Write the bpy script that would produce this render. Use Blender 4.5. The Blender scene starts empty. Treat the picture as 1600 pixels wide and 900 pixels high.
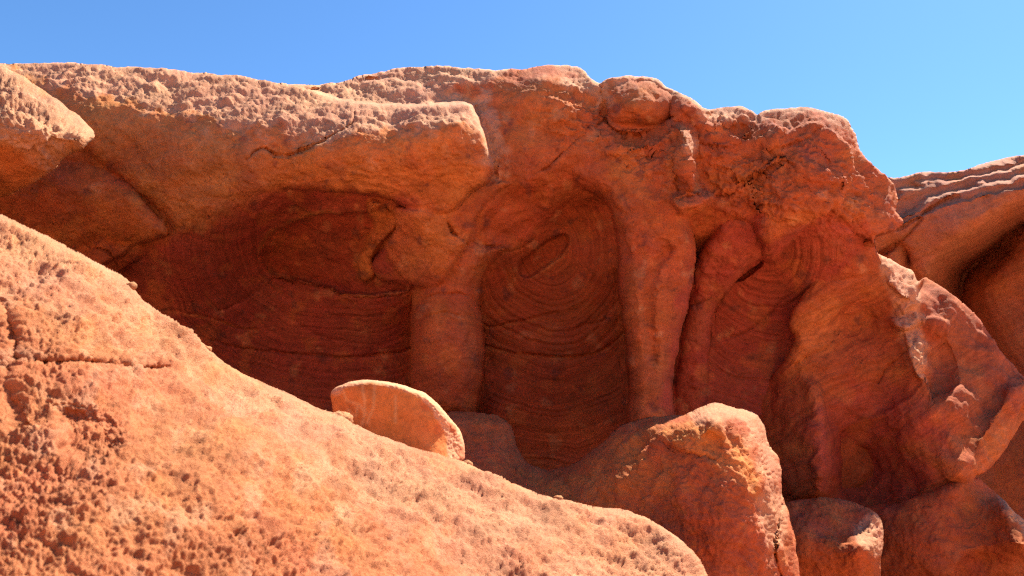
import bpy, math
import numpy as np

# ---------------------------------------------------------------- camera, sky, sun, exposure
S = bpy.context.scene
COL = S.collection
TILT = math.radians(10.0)
CAM = np.array([0.0, 0.0, 1.6])
FPX = 1155.0                       # focal length in pixels of a 1600 wide picture

cd = bpy.data.cameras.new("camera"); cam = bpy.data.objects.new("camera", cd); COL.objects.link(cam)
cd.sensor_width = 36.0; cd.lens = 36.0 * FPX / 1600.0; cd.clip_start = 0.02; cd.clip_end = 4000
cam.location = CAM; cam.rotation_euler = (math.pi / 2 + TILT, 0, 0)
cd.dof.use_dof = True; cd.dof.focus_distance = 4.6; cd.dof.aperture_fstop = 3.6
S.camera = cam

SUN = np.array([0.43, 0.39, 0.81]); SUN /= np.linalg.norm(SUN)
elev = math.asin(SUN[2]); azim = math.atan2(SUN[0], SUN[1])
w = bpy.data.worlds.new("World"); S.world = w; w.use_nodes = True
nt = w.node_tree; bg = nt.nodes["Background"]
sky = nt.nodes.new("ShaderNodeTexSky"); sky.sky_type = 'NISHITA'; sky.sun_disc = False
sky.sun_elevation = elev; sky.sun_rotation = azim
sky.altitude = 0.0; sky.air_density = 1.0; sky.dust_density = 0.3; sky.ozone_density = 1.6
tn = nt.nodes.new("ShaderNodeMix"); tn.data_type = 'RGBA'; tn.blend_type = 'MULTIPLY'; tn.inputs[0].default_value = 1.0; tn.inputs[7].default_value = (0.51, 0.80, 1.07, 1)
nt.links.new(sky.outputs[0], tn.inputs[6]); nt.links.new(tn.outputs[2], bg.inputs[0]); bg.inputs[1].default_value = 0.075

sd = bpy.data.lights.new("sun", 'SUN'); sun = bpy.data.objects.new("sun", sd); COL.objects.link(sun)
sd.energy = 5.0; sd.angle = math.radians(0.53); sd.color = (1.0, 0.95, 0.86)
from mathutils import Vector
sun.rotation_euler = Vector(SUN).to_track_quat('Z', 'Y').to_euler(); sun.location = (3, 4, 12)

S.view_settings.view_transform = 'Standard'; S.view_settings.look = 'None'
S.view_settings.exposure = 1.42; S.view_settings.gamma = 1.0
S.render.engine = 'CYCLES'
S.cycles.max_bounces = 7; S.cycles.diffuse_bounces = 6; S.cycles.pixel_filter_type = 'BLACKMAN_HARRIS'; S.cycles.filter_width = 1.25
S.cycles.use_denoising = False; S.cycles.use_guiding = True

# ---------------------------------------------------------------- maths helpers
def rays(U, V):
    x = (U - 800.0) / FPX; y = (450.0 - V) / FPX
    c, s = math.cos(TILT), math.sin(TILT)
    return np.stack([x, c - s * y, s + c * y], -1)

def point(u, v, d):
    return CAM + rays(np.float64(u), np.float64(v)) * d

def _hash(ix, iy, iz, seed):
    h = (ix.astype(np.uint32) * np.uint32(374761393) + iy.astype(np.uint32) * np.uint32(668265263)
         + iz.astype(np.uint32) * np.uint32(2147483647) + np.uint32(seed * 144665 + 17))
    h ^= h >> np.uint32(13); h *= np.uint32(1274126177); h ^= h >> np.uint32(16)
    h *= np.uint32(2246822519); h ^= h >> np.uint32(13)
    return h

_G = np.random.default_rng(3).normal(size=(64, 3)); _G /= np.linalg.norm(_G, axis=1)[:, None]
def perlin(p, seed=0):
    sh = p.shape[:-1]; p = p.reshape(-1, 3)
    i = np.floor(p); f = (p - i).astype(np.float32); i = i.astype(np.int32)
    t = f * f * f * (f * (f * 6 - 15) + 10)
    x, y, z = (np.ascontiguousarray(i[:, k]) for k in range(3)); fx, fy, fz = (np.ascontiguousarray(f[:, k]) for k in range(3))
    tx, ty, tz = (np.ascontiguousarray(t[:, k]) for k in range(3))
    out = np.zeros(len(p), np.float32); G = _G.astype(np.float32)
    for dx in (0, 1):
        for dy in (0, 1):
            wxy = (tx if dx else 1 - tx) * (ty if dy else 1 - ty)
            for dz in (0, 1):
                g = _hash(x + dx, y + dy, z + dz, seed) & np.uint32(63)
                out += wxy * (tz if dz else 1 - tz) * (G[g, 0] * (fx - dx) + G[g, 1] * (fy - dy) + G[g, 2] * (fz - dz))
    return (out * 1.6).reshape(sh)

def fbm(p, octv=4, seed=0, gain=0.5, lac=2.03):
    a, s, q = 1.0, 0.0, p
    for k in range(octv):
        s = s + a * perlin(q, seed + k * 7); a *= gain; q = q * lac + 11.7
    return s

def ridged(p, octv=3, seed=0):
    a, s, q = 1.0, 0.0, p
    for k in range(octv):
        s = s + a * (1 - np.abs(perlin(q, seed + k * 5)) * 2); a *= 0.5; q = q * 2.1 + 5.1
    return s / 1.75

def worley(p, seed=0):
    sh = p.shape[:-1]; p = p.reshape(-1, 3)
    i = np.floor(p).astype(np.int64); f = (p - i).astype(np.float32)
    f1 = np.full(len(p), 9.0, np.float32); f2 = f1.copy()
    for dx in (-1, 0, 1):
        for dy in (-1, 0, 1):
            for dz in (-1, 0, 1):
                h = _hash(i[:, 0] + dx, i[:, 1] + dy, i[:, 2] + dz, seed)
                ox = (h & 1023) / np.float32(1023); oy = ((h >> 10) & 1023) / np.float32(1023); oz = ((h >> 20) & 1023) / np.float32(1023)
                d = (dx + ox - f[:, 0]) ** 2 + (dy + oy - f[:, 1]) ** 2 + (dz + oz - f[:, 2]) ** 2
                n = d < f1
                f2 = np.where(n, f1, np.minimum(f2, d)); f1 = np.where(n, d, f1)
    return np.sqrt(f1).reshape(sh), np.sqrt(f2).reshape(sh)

def tps(pts, U, V, smooth=0.0):
    """thin plate through (u, v, value)"""
    a = np.array(pts, float); X = a[:, :2] / 100.0; n = len(a)
    def k(r2): return 0.5 * r2 * np.log(r2 + 1e-12)
    K = k(((X[:, None] - X[None]) ** 2).sum(-1)) + np.eye(n) * smooth
    P = np.c_[np.ones(n), X]
    A = np.zeros((n + 3, n + 3)); A[:n, :n] = K; A[:n, n:] = P; A[n:, :n] = P.T
    c = np.linalg.solve(A, np.r_[a[:, 2], 0, 0, 0])
    u = U / 100.0; v = V / 100.0
    out = c[n] + c[n + 1] * u + c[n + 2] * v
    for j in range(n):
        out = out + c[j] * k((u - X[j, 0]) ** 2 + (v - X[j, 1]) ** 2)
    return out

def curve(pts, closed, sub=4):
    """Catmull-Rom through the given points"""
    p = np.array(pts, float); n = len(p); out = []
    for i in range(n if closed else n - 1):
        p0 = p[(i - 1) % n] if closed or i > 0 else p[i]
        p1 = p[i]; p2 = p[(i + 1) % n]
        p3 = p[(i + 2) % n] if closed or i + 2 < n else p2
        for k in range(sub):
            t = k / sub
            out.append(0.5 * (2 * p1 + (p2 - p0) * t + (2 * p0 - 5 * p1 + 4 * p2 - p3) * t * t + (3 * p1 - p0 - 3 * p2 + p3) * t ** 3))
    if not closed: out.append(p[-1])
    return np.array(out)

def line_dist(pts, U, V, reach, signed=False):
    c = curve(pts, False, 3)
    out = np.full(U.shape, 1e3, np.float32); side = np.ones(U.shape, np.float32)
    m = (U > c[:, 0].min() - reach) & (U < c[:, 0].max() + reach) & (V > c[:, 1].min() - reach) & (V < c[:, 1].max() + reach)
    u, v = U[m], V[m]; best = np.full(u.shape, 1e6); sg = np.ones(u.shape)
    for a, b in zip(c[:-1], c[1:]):
        d = b - a; L = d @ d + 1e-9
        t = np.clip(((u - a[0]) * d[0] + (v - a[1]) * d[1]) / L, 0, 1)
        q = (u - a[0] - t * d[0]) ** 2 + (v - a[1] - t * d[1]) ** 2
        if signed: sg = np.where(q < best, np.sign(d[0] * (v - a[1]) - d[1] * (u - a[0])), sg)
        best = np.minimum(best, q)
    out[m] = np.sqrt(best); side[m] = sg
    return (out, side) if signed else out

def sdf(pts, U, V, reach=90, smooth=True):
    """distance to a closed outline, positive inside"""
    c = curve(pts, True, 4) if smooth else np.array(pts, float)
    out = np.full(U.shape, -float(reach), np.float32)
    m = (U > c[:, 0].min() - reach) & (U < c[:, 0].max() + reach) & (V > c[:, 1].min() - reach) & (V < c[:, 1].max() + reach)
    u, v = U[m], V[m]; best = np.full(u.shape, 1e9); ins = np.zeros(u.shape, bool)
    q = np.roll(c, -1, 0)
    for a, b in zip(c, q):
        d = b - a; L = d @ d + 1e-9
        t = np.clip(((u - a[0]) * d[0] + (v - a[1]) * d[1]) / L, 0, 1)
        best = np.minimum(best, (u - a[0] - t * d[0]) ** 2 + (v - a[1] - t * d[1]) ** 2)
        if a[1] != b[1]:
            ins ^= ((a[1] > v) != (b[1] > v)) & (u < d[0] * (v - a[1]) / d[1] + a[0])
    s = np.sqrt(best); out[m] = np.where(ins, s, -s)
    return out

def sstep(a, b, x):
    t = np.clip((x - a) / (b - a), 0, 1); return t * t * (3 - 2 * t)

def smin(a, b, k):
    if k <= 0: return np.minimum(a, b)
    h = np.clip(0.5 + 0.5 * (b - a) / k, 0, 1)
    return b + (a - b) * h - k * h * (1 - h)

# ---------------------------------------------------------------- materials
def rock_material(name, fine=1.0, bump=0.5, strata=0.25, grain_dark=0.25):
    m = bpy.data.materials.new(name); m.use_nodes = True
    t = m.node_tree; N = t.nodes; L = t.links
    b = N["Principled BSDF"]; b.inputs["Roughness"].default_value = 0.93; b.inputs["Specular IOR Level"].default_value = 0.18
    geo = N.new("ShaderNodeNewGeometry")
    def noise(scale, detail, rough=0.6, dim='3D'):
        n = N.new("ShaderNodeTexNoise"); n.noise_dimensions = dim
        n.inputs["Scale"].default_value = scale; n.inputs["Detail"].default_value = detail; n.inputs["Roughness"].default_value = rough
        if dim == '3D': L.new(geo.outputs["Position"], n.inputs["Vector"])
        return n
    def ramp(src, a, b_, lo, hi):
        r = N.new("ShaderNodeMapRange"); r.inputs[1].default_value = a; r.inputs[2].default_value = b_
        r.inputs[3].default_value = lo; r.inputs[4].default_value = hi; L.new(src, r.inputs[0]); return r.outputs[0]
    def mul(c, f):
        x = N.new("ShaderNodeMix"); x.data_type = 'RGBA'; x.blend_type = 'MULTIPLY'; x.inputs[0].default_value = 1.0
        L.new(c, x.inputs[6]); L.new(f, x.inputs[7]); return x.outputs[2]
    at = N.new("ShaderNodeAttribute"); at.attribute_name = "tint"
    st = N.new("ShaderNodeAttribute"); st.attribute_name = "bed"
    hue = N.new("ShaderNodeHueSaturation"); L.new(at.outputs["Color"], hue.inputs["Color"])
    n1 = noise(3.1, 6, 0.62); L.new(ramp(n1.outputs[0], 0.25, 0.75, 0.490, 0.506), hue.inputs["Hue"])
    n2 = noise(7.0, 8, 0.7); L.new(ramp(n2.outputs[0], 0.3, 0.72, 0.78, 1.2), hue.inputs["Value"])
    c = hue.outputs[0]
    n3 = noise(230.0 * fine, 3, 0.7); c = mul(c, ramp(n3.outputs[0], 0.28, 0.62, 1 - grain_dark, 1.06))
    s1 = noise(1.0, 6, 0.75, '1D'); s1.inputs["Scale"].default_value = 1.9; L.new(st.outputs["Fac"], s1.inputs["W"])
    c = mul(c, ramp(s1.outputs[0], 0.38, 0.62, 1 - strata, 1 + strata * 0.55))
    n6 = noise(48.0, 6, 0.8); c = mul(c, ramp(n6.outputs[0], 0.36, 0.54, 0.86, 1.09))
    n7 = noise(14.0, 8, 0.78); c = mul(c, ramp(n7.outputs[0], 0.32, 0.46, 0.88, 1.05))
    L.new(c, b.inputs["Base Color"])
    n4 = noise(90.0 * fine, 9, 0.72); n5 = noise(420.0 * fine, 4, 0.7)
    ad = N.new("ShaderNodeMath"); ad.operation = 'MULTIPLY_ADD'; ad.inputs[1].default_value = 0.35
    L.new(n5.outputs[0], ad.inputs[0]); L.new(n4.outputs[0], ad.inputs[2])
    bp = N.new("ShaderNodeBump"); bp.inputs["Strength"].default_value = bump; bp.inputs["Distance"].default_value = 0.018 / fine ** 0.5
    L.new(ad.outputs[0], bp.inputs["Height"]); L.new(bp.outputs[0], b.inputs["Normal"])
    return m

M_CLIFF = rock_material("red_sandstone", 1.0, 0.5, 0.17)
M_SLOPE = rock_material("grainy_sandstone", 1.5, 0.75, 0.05, 0.34)
M_FAR = rock_material("distant_sandstone", 0.7, 0.35, 0.10)
M_SLAB = rock_material("smooth_sandstone", 2.0, 0.18, 0.0, 0.10)

PALE = np.array([.56, .272, .138]); ORANGE = np.array([.57, .195, .052]); OCHRE = np.array([.54, .225, .075])  # PALE: weathered stone, also used to brighten sunlit tops and rims
RUST = np.array([.43, .118, .038]); RED = np.array([.47, .115, .040]); MAROON = np.array([.35, .076, .041])
PURPLE = np.array([.33, .095, .048]); BROWN = np.array([.40, .165, .085])

# ---------------------------------------------------------------- a rock as a relief with real depth
class Relief:
    """A rock face sampled on a grid of sight lines, each sample at its own distance; closed with a thick rounded back."""
    def __init__(s, u0, u1, v0, v1, step, warp=2.0, seed=1):
        s.step = step; s.seed = seed
        s.U, s.V = np.meshgrid(np.arange(u0, u1 + 1, step, float), np.arange(v0, v1 + 1, step, float))
        q = np.stack([s.U / 24.0, s.V / 24.0, np.full(s.U.shape, seed * 3.3)], -1)
        s.Wu = s.U + warp * fbm(q, 4, seed); s.Wv = s.V + warp * fbm(q + 40, 4, seed + 50)
        s.part = np.zeros(s.U.shape, np.int32); s.names = ['rock_face']
        s.rough = np.zeros(s.U.shape, np.float32); s.bed = np.zeros(s.U.shape, np.float32)
        s.tint = np.broadcast_to(RUST, s.U.shape + (3,)).copy()
    def s_(s, poly, reach=90, smooth=True): return sdf(poly, s.Wu, s.Wv, reach, smooth)
    def base(s, pts): s.D = tps(pts, s.U, s.V, 1e-4)
    def domain(s, poly): s.S = s.s_(poly)
    def outline(s, poly, w=10, drop=0.1):
        s.D = s.D + drop * (1 - np.sqrt(1 - (1 - np.clip(s.S / w, 0, 1)) ** 2))
    def layer(s, poly, pts, w=15, drop=0.1, steep=0.03, k=0.0, name=None, tint=None):
        q = s.s_(poly, 140); q = q + 8 * sstep(9, 2, s.S) * (q > -30)      # a layer that ends at the rock's own edge runs on past it
        d = tps(pts, s.U, s.V, 1e-4) if len(pts) > 3 else np.full(s.U.shape, pts[0][2])
        e = np.where(q >= 0, drop * (1 - np.sqrt(1 - (1 - np.clip(q / w, 0, 1)) ** 2)), drop - q * steep)
        d = np.where(q > -135, d + e, 1e3)
        front = (d < s.D) & (q > -4)
        s.D = smin(s.D, d, k)
        if name is not None:
            if name not in s.names: s.names.append(name)
            s.part[front] = s.names.index(name)
        if tint is not None: s.tint[front] = tint
        return q
    def dent(s, poly, amt, w=10):
        q = s.s_(poly); s.D = s.D + amt * sstep(0, w, q); return q
    def crack(s, pts, w=2.5, amt=0.05, step=0.0, width=26):
        """a split: a narrow groove, and the rock on its right-hand side (below a line drawn left to right) set back a little"""
        d, sd_ = line_dist(pts, s.Wu, s.Wv, 4 * width, True)
        ww = max(w, 1.7) * (0.75 + 0.6 * np.abs(perlin(np.stack([s.U / 16, s.V / 16, s.U * 0 + 5], -1), 9)))
        s.D = s.D + amt * np.exp(-(d / ww) ** 2)
        if step:
            end = np.minimum(1, np.minimum(np.hypot(s.U - pts[0][0], s.V - pts[0][1]), np.hypot(s.U - pts[-1][0], s.V - pts[-1][1])) / 30)
            s.D = s.D + step * end * np.where(sd_ > 0, 1, 0) * np.exp(-d / width)
    def paint(s, poly, tint, soft=10, amount=1.0, noise=12.0):
        q = s.s_(poly)
        m = q > -soft - 2 * noise
        n = np.zeros(q.shape, np.float32)
        n[m] = fbm(np.stack([s.U[m] / 30, s.V[m] / 30, s.U[m] * 0 + len(poly)], -1), 5, s.seed + 31)
        a = np.where(m, amount * sstep(-soft, soft, q + noise * n), 0)[..., None]
        s.tint = s.tint * (1 - a) + tint * a
        return a[..., 0]
    def vein(s, lines, tint, w=2.5, amount=.6):
        d = np.minimum.reduce([line_dist(c, s.Wu, s.Wv, 30) for c in lines])
        a = (amount * np.exp(-(d / w) ** 2) * (.4 + .9 * sstep(-.3, .3, perlin(np.stack([s.U / 20, s.V / 20, s.U * 0], -1), 71))))[..., None]
        a = np.clip(a, 0, 1); s.tint = s.tint * (1 - a) + tint * a
    def fault(s, line, amt, half=14, reach=80):
        d, g = line_dist(line, s.Wu, s.Wv, reach, True)
        end = sstep(0, 30, np.minimum(np.hypot(s.U - line[0][0], s.V - line[0][1]), np.hypot(s.U - line[-1][0], s.V - line[-1][1])))
        s.D = s.D + amt * end * sstep(-half, half, np.clip(d, 0, reach) * g) * sstep(reach, half, d)
    def mottle(s, tint, scale, lo, hi, amount, seed):
        n = fbm(np.stack([s.U / scale, s.V / scale, s.U * 0 + seed], -1), 5, seed)
        a = (amount * sstep(lo, hi, n))[..., None]; s.tint = s.tint * (1 - a) + tint * a
    def points(s):
        s.P = CAM + rays(s.U, s.V) * s.D[..., None]; return s.P
    def normals(s):
        P = s.P; du = np.gradient(P, axis=1); dv = np.gradient(P, axis=0)
        n = np.cross(dv, du); n /= np.linalg.norm(n, axis=-1, keepdims=True) + 1e-9
        return n
    def displace(s, h, limit=0.35):
        """push the surface along its normal; where it turns nearly edge-on, less"""
        n = s.normals(); r = rays(s.U, s.V); r /= np.linalg.norm(r, axis=-1, keepdims=True)
        f = np.clip(np.abs((n * r).sum(-1)) / limit, 0.15, 1) * (.25 + .75 * sstep(0, 5, s.S))
        s.P = s.P + n * (h * f)[..., None]
    def snap(s):
        """samples next to the outline move onto it, so that the edge is a clean line"""
        gv, gu = np.gradient(s.S, s.step)
        m = (np.abs(s.S) < 0.7 * s.step)
        L = np.maximum(gu ** 2 + gv ** 2, 0.2)
        s.U = np.where(m, s.U - s.S * gu / L, s.U); s.V = np.where(m, s.V - s.S * gv / L, s.V)
        s.keep = s.S > -0.71 * s.step
    def build(s, name, label, category, mats, base, thick=2.0, rings=((.25, .03), (.6, .12), (1., .35)), drop_to=None, sink=0.0, group=None, kind=None):
        keep = s.keep; H, Wd = keep.shape
        idx = np.arange(H * Wd).reshape(H, Wd)
        ok = keep[:-1, :-1] & keep[1:, :-1] & keep[:-1, 1:] & keep[1:, 1:]
        q = np.stack([idx[:-1, :-1], idx[1:, :-1], idx[1:, 1:], idx[:-1, 1:]], -1)[ok]
        pid = s.part[:-1, :-1][ok]
        P = s.P.reshape(-1, 3); T = s.tint.reshape(-1, 3); B = s.bed.ravel()
        # outer boundary
        e = np.concatenate([q[:, [k, (k + 1) % 4]] for k in range(4)])
        key = np.sort(e, 1); key = key[:, 0].astype(np.int64) * (H * Wd) + key[:, 1]
        u, inv, cnt = np.unique(key, return_inverse=True, return_counts=True)
        be = e[cnt[inv] == 1]
        bv = np.unique(be); lut = np.full(H * Wd, -1); lut[bv] = np.arange(len(bv))
        extraP, extraQ, extraT = [], [], []
        cen = P[bv].mean(0); prev = bv; nP = len(P)
        back = cen - CAM; back[2] = 0; back /= np.linalg.norm(back)
        if drop_to is not None:
            p = P[bv] + back * .75 - [0, 0, .32]; lay = [p, p * [1, 1, 0] + [0, 0, drop_to]]
        else:
            lay = []
            for f, sh in rings:
                dn = np.array([0, 0, sink * f]); p = P[bv] + back * thick * f - dn; c2 = cen + back * thick * f - dn
                lay.append(p + (c2 - p) * sh)
        for p in lay:
            new = nP + np.arange(len(bv)); nP += len(bv)
            extraP.append(p); extraT.append(T[bv])
            a, b = lut[be[:, 0]], lut[be[:, 1]]
            extraQ.append(np.stack([prev[b], prev[a], new[a], new[b]], -1)); prev = new
        extraP.append(lay[-1].mean(0)[None]); extraT.append(T[bv].mean(0)[None])
        a, b = lut[be[:, 0]], lut[be[:, 1]]
        tri = np.stack([prev[b], prev[a], np.full(len(a), nP)], -1)
        P = np.concatenate([P] + extraP); T = np.concatenate([T] + extraT); B = np.concatenate([B, np.zeros(len(P) - len(B), np.float32)])
        Q = np.concatenate([q] + extraQ); pid = np.concatenate([pid, np.zeros(len(Q) - len(pid), np.int32)])
        # vertex normals over the whole rock, so that its parts meet without a seam
        Nn = np.zeros_like(P); fn = np.cross(P[Q[:, 2]] - P[Q[:, 0]], P[Q[:, 3]] - P[Q[:, 1]])
        for k in range(4): np.add.at(Nn, Q[:, k], fn)
        Nn /= np.linalg.norm(Nn, axis=1, keepdims=True) + 1e-12
        base = np.array(base, float)
        multi = len(s.names) > 1
        root = None
        if multi:
            root = bpy.data.objects.new(name, None); COL.objects.link(root); root.location = base
            root.empty_display_size = 0.2
        for k, pn in enumerate(s.names):
            fq = Q[pid == k]
            if not len(fq): continue
            ob = mesh_object(pn if multi else name, P - base, fq, tri if k == 0 else None, T, B, mats[k] if isinstance(mats, list) else mats, Nn)
            if multi: ob.parent = root
            else: ob.location = base; root = ob
        root["label"] = label; root["category"] = category
        if group: root["group"] = group
        if kind: root["kind"] = kind
        return root

def mesh_object(name, P, quads, tris, T, B, mat, normals=None):
    used = np.unique(np.concatenate([quads.ravel(), tris.ravel()]) if tris is not None else quads.ravel())
    lut = np.full(len(P), -1); lut[used] = np.arange(len(used))
    me = bpy.data.meshes.new(name); n = len(used)
    loops = lut[quads].ravel(); starts = np.arange(len(quads)) * 4
    if tris is not None:
        starts = np.concatenate([starts, len(loops) + np.arange(len(tris)) * 3]); loops = np.concatenate([loops, lut[tris].ravel()])
    me.vertices.add(n); me.vertices.foreach_set("co", P[used].astype(np.float32).ravel())
    me.loops.add(len(loops)); me.loops.foreach_set("vertex_index", loops.astype(np.int32))
    me.polygons.add(len(starts)); me.polygons.foreach_set("loop_start", starts.astype(np.int32))
    me.update(calc_edges=True)
    c = me.color_attributes.new("tint", 'FLOAT_COLOR', 'POINT')
    c.data.foreach_set("color", np.c_[T[used], np.ones(n)].astype(np.float32).ravel())
    b = me.attributes.new("bed", 'FLOAT', 'POINT'); b.data.foreach_set("value", B[used].astype(np.float32))
    me.polygons.foreach_set("use_smooth", np.ones(len(starts), bool))
    if normals is not None and len(quads) > 50:
        me.normals_split_custom_set_from_vertices(normals[used].astype(np.float32).tolist())
    me.materials.append(mat)
    ob = bpy.data.objects.new(name, me); COL.objects.link(ob)
    return ob

def knobs(P, scale, octv=4, seed=0, gain=0.58):
    """rounded grains with sharp creases between them, in several sizes"""
    a, h, q = 1.0, 0.0, P * scale
    for k in range(octv):
        h = h + a * (np.abs(perlin(q, seed + 3 * k)) * 1.6 - 0.45); a *= gain; q = q * 2.15 + 3.7
    return h

def terraces(x, edge=0.12):
    """flat broken faces with short sharp risers"""
    f = np.floor(x); return f + sstep(0.5 - edge, 0.5 + edge, x - f)

def grain(P, scale, seed=0):
    """knobs and pits of coarse sandstone"""
    f1, f2 = worley(P * scale, seed)
    return 0.45 - f1

# ---------------------------------------------------------------- ground
def ground():
    n = 121
    t = np.linspace(-1, 1, n); a = np.sign(t) * (np.abs(t) ** 3) * 900 + t * 12
    X, Y = np.meshgrid(a, a)
    Z = 0.05 * fbm(np.stack([X * .6, Y * .6, X * 0], -1), 3, 4)
    Z = Z + 4.3 * sstep(-3.4, -8.5, Y + 0.6 * fbm(np.stack([X * .3, Y * .3, X * 0], -1), 3, 8))   # unseen far bank of the canyon behind the camera, shaped to bounce warm fill
    P = np.stack([X, Y, Z], -1).reshape(-1, 3)
    i = np.arange(n * n).reshape(n, n)
    q = np.stack([i[:-1, :-1], i[:-1, 1:], i[1:, 1:], i[1:, :-1]], -1).reshape(-1, 4)
    T = np.broadcast_to(np.array([.54, .245, .120]), (n * n, 3))
    o = mesh_object("ground", P, q, None, T, P[:, 2] * 3, M_SLOPE)
    o["kind"] = "structure"; o["label"] = "dry sandy canyon ground under the red rocks"; o["category"] = "ground"
ground()

# ---------------------------------------------------------------- main cliff
def build_cliff():
    R = Relief(-260, 1440, 84, 1062, 2, 2.2, 1)
    OUT = [(-260, 60), (-255, 92), (-100, 94), (20, 99), (60, 98), (100, 98), (160, 101), (200, 104), (260, 108), (300, 113), (380, 120), (420, 126), (460, 132),
           (500, 131), (530, 128), (560, 119), (600, 111), (640, 106), (680, 104), (720, 106), (770, 109), (810, 108), (845, 103), (880, 102), (905, 105),
           (922, 120), (936, 131), (950, 124), (975, 119), (1005, 119), (1030, 127), (1055, 142), (1080, 155), (1105, 170), (1130, 168), (1155, 166), (1175, 172),
           (1183, 179), (1195, 173), (1230, 169), (1270, 169), (1300, 175), (1322, 186), (1335, 203), (1342, 225), (1350, 243), (1368, 262), (1388, 279),
           (1398, 290), (1402, 310), (1400, 328), (1408, 340), (1412, 350), (1400, 360), (1385, 362), (1366, 374), (1380, 420), (1400, 560), (1410, 800),
           (1400, 1054), (1000, 1056), (500, 1056), (-255, 1056), (-256, 600)]
    R.domain(OUT)
    R.base([(180, 380, 5.5), (230, 450, 5.9), (300, 430, 5.6), (300, 520, 6.2), (400, 400, 5.9), (400, 560, 6.5), (510, 390, 5.82), (520, 480, 6.2), (560, 560, 6.5),
            (620, 620, 6.6), (500, 640, 6.7), (640, 435, 5.62), (635, 520, 6.4), (430, 306, 5.06), (500, 308, 5.14), (600, 318, 5.16), (400, 320, 5.09), (350, 346, 5.12), (300, 374, 5.26), (265, 392, 5.32), (460, 330, 5.45), (590, 385, 5.62),
            (700, 345, 5.35), (700, 420, 5.7), (700, 520, 6.6), (700, 650, 6.8),
            (800, 300, 5.45), (860, 270, 5.35), (780, 350, 5.5), (840, 300, 5.42), (875, 345, 5.88), (920, 325, 5.8), (950, 365, 5.84), (800, 430, 6.12), (870, 430, 6.15), (940, 430, 6.0), (978, 430, 5.98),
            (770, 500, 6.35), (870, 530, 6.35), (965, 530, 6.38), (870, 620, 6.5), (870, 720, 6.6), (770, 640, 6.4), (970, 640, 6.4),
            (850, 230, 5.3), (960, 220, 5.3), (1000, 280, 5.3), (1060, 300, 5.3), (940, 270, 5.35),
            (1020, 420, 5.6), (1060, 420, 6.1), (1080, 500, 6.5), (1080, 620, 6.5), (1110, 430, 6.2), (1150, 480, 6.35), (1200, 430, 6.1), (1150, 560, 6.5), (1222, 530, 6.42), (1218, 600, 6.36), (1215, 700, 6.3),
            (1185, 640, 6.4), (1280, 440, 5.95), (1340, 400, 5.75), (1240, 380, 5.65), (1170, 380, 5.8), (1130, 350, 5.55), (1100, 280, 5.35),
            (1130, 200, 5.35), (1200, 230, 5.25), (1290, 230, 5.3), (1330, 260, 5.45), (1250, 320, 5.3), (1330, 330, 5.45), (1390, 330, 5.75), (1400, 350, 5.9),
            (1005, 120, 5.8), (1180, 178, 5.7), (1270, 170, 5.7), (1340, 225, 5.8), (1395, 285, 6.0), (850, 104, 5.9), (680, 105, 6.0), (560, 120, 6.1), (300, 110, 6.0), (0, 95, 6.0),
            (0, 700, 6.2), (-260, 700, 6.0), (-260, 400, 5.6), (0, 400, 5.4), (400, 1000, 6.8), (900, 1000, 6.8), (1300, 1000, 6.6), (1380, 560, 6.4)])
    # behind the ledge: the middle block with its slab, then the ledge itself
    R.layer([(525, 128), (560, 119), (600, 111), (680, 104), (770, 109), (845, 103), (905, 105), (925, 122), (944, 152), (942, 175), (925, 205), (890, 235), (850, 262),
             (800, 281), (772, 282), (745, 230), (700, 190), (560, 175)],
            [(560, 122, 5.98), (680, 106, 6.02), (850, 104, 5.86), (900, 107, 5.76), (930, 130, 5.56), (700, 128, 5.74), (850, 125, 5.48), (790, 160, 5.52), (850, 200, 5.34),
             (900, 180, 5.32), (940, 160, 5.44), (800, 250, 5.46), (840, 255, 5.42), (760, 200, 5.58)], 9, .06, .08, .015, 'summit_block')
    R.layer([(455, 132), (500, 131), (540, 129), (600, 123), (640, 127), (680, 141), (720, 155), (746, 163), (700, 180), (500, 175)],
            [(460, 132, 5.86), (600, 125, 5.85), (640, 129, 5.80), (740, 162, 5.55), (600, 160, 5.58), (500, 150, 5.66)], 7, .06, .08, 0, 'upper_slab')
    ledge = [(-330, 60), (-255, 92), (20, 99), (100, 98), (200, 104), (300, 113), (380, 121), (420, 127), (460, 134), (500, 145), (540, 159), (600, 164), (690, 164), (728, 163),
             (741, 178), (756, 215), (766, 245), (768, 265), (758, 286), (735, 302), (700, 333), (640, 326), (600, 307), (520, 300), (430, 296), (395, 312), (350, 338),
             (270, 377), (230, 374), (100, 425), (-330, 430)]
    qL = R.layer(ledge,
            [(-260, 90, 5.5), (20, 99, 5.45), (200, 104, 5.4), (330, 116, 5.4), (460, 134, 5.38), (540, 160, 5.25), (620, 165, 5.18), (730, 164, 5.1),
             (0, 132, 5.02), (140, 142, 5.0), (230, 165, 4.97), (360, 195, 4.9), (470, 213, 4.84), (560, 200, 4.83), (640, 203, 4.8), (715, 195, 4.82),
             (200, 230, 4.93), (300, 260, 4.88), (400, 260, 4.84), (500, 260, 4.8), (600, 250, 4.78), (700, 240, 4.82), (740, 250, 4.9), (700, 295, 5.0), (600, 295, 4.92),
             (500, 292, 4.93), (430, 292, 4.98), (330, 320, 5.05), (270, 365, 5.2), (200, 350, 5.15), (640, 318, 5.02), (100, 330, 5.15), (-100, 250, 5.1), (-260, 250, 5.2)],
            10, .06, .10, .07, 'overhanging_ledge')
    lb = [(-330, 250), (0, 228), (80, 222), (125, 233), (150, 250), (185, 275), (215, 300), (240, 330), (258, 350), (263, 362), (255, 371), (225, 377), (180, 380), (150, 376), (60, 410), (-330, 460)]
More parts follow.
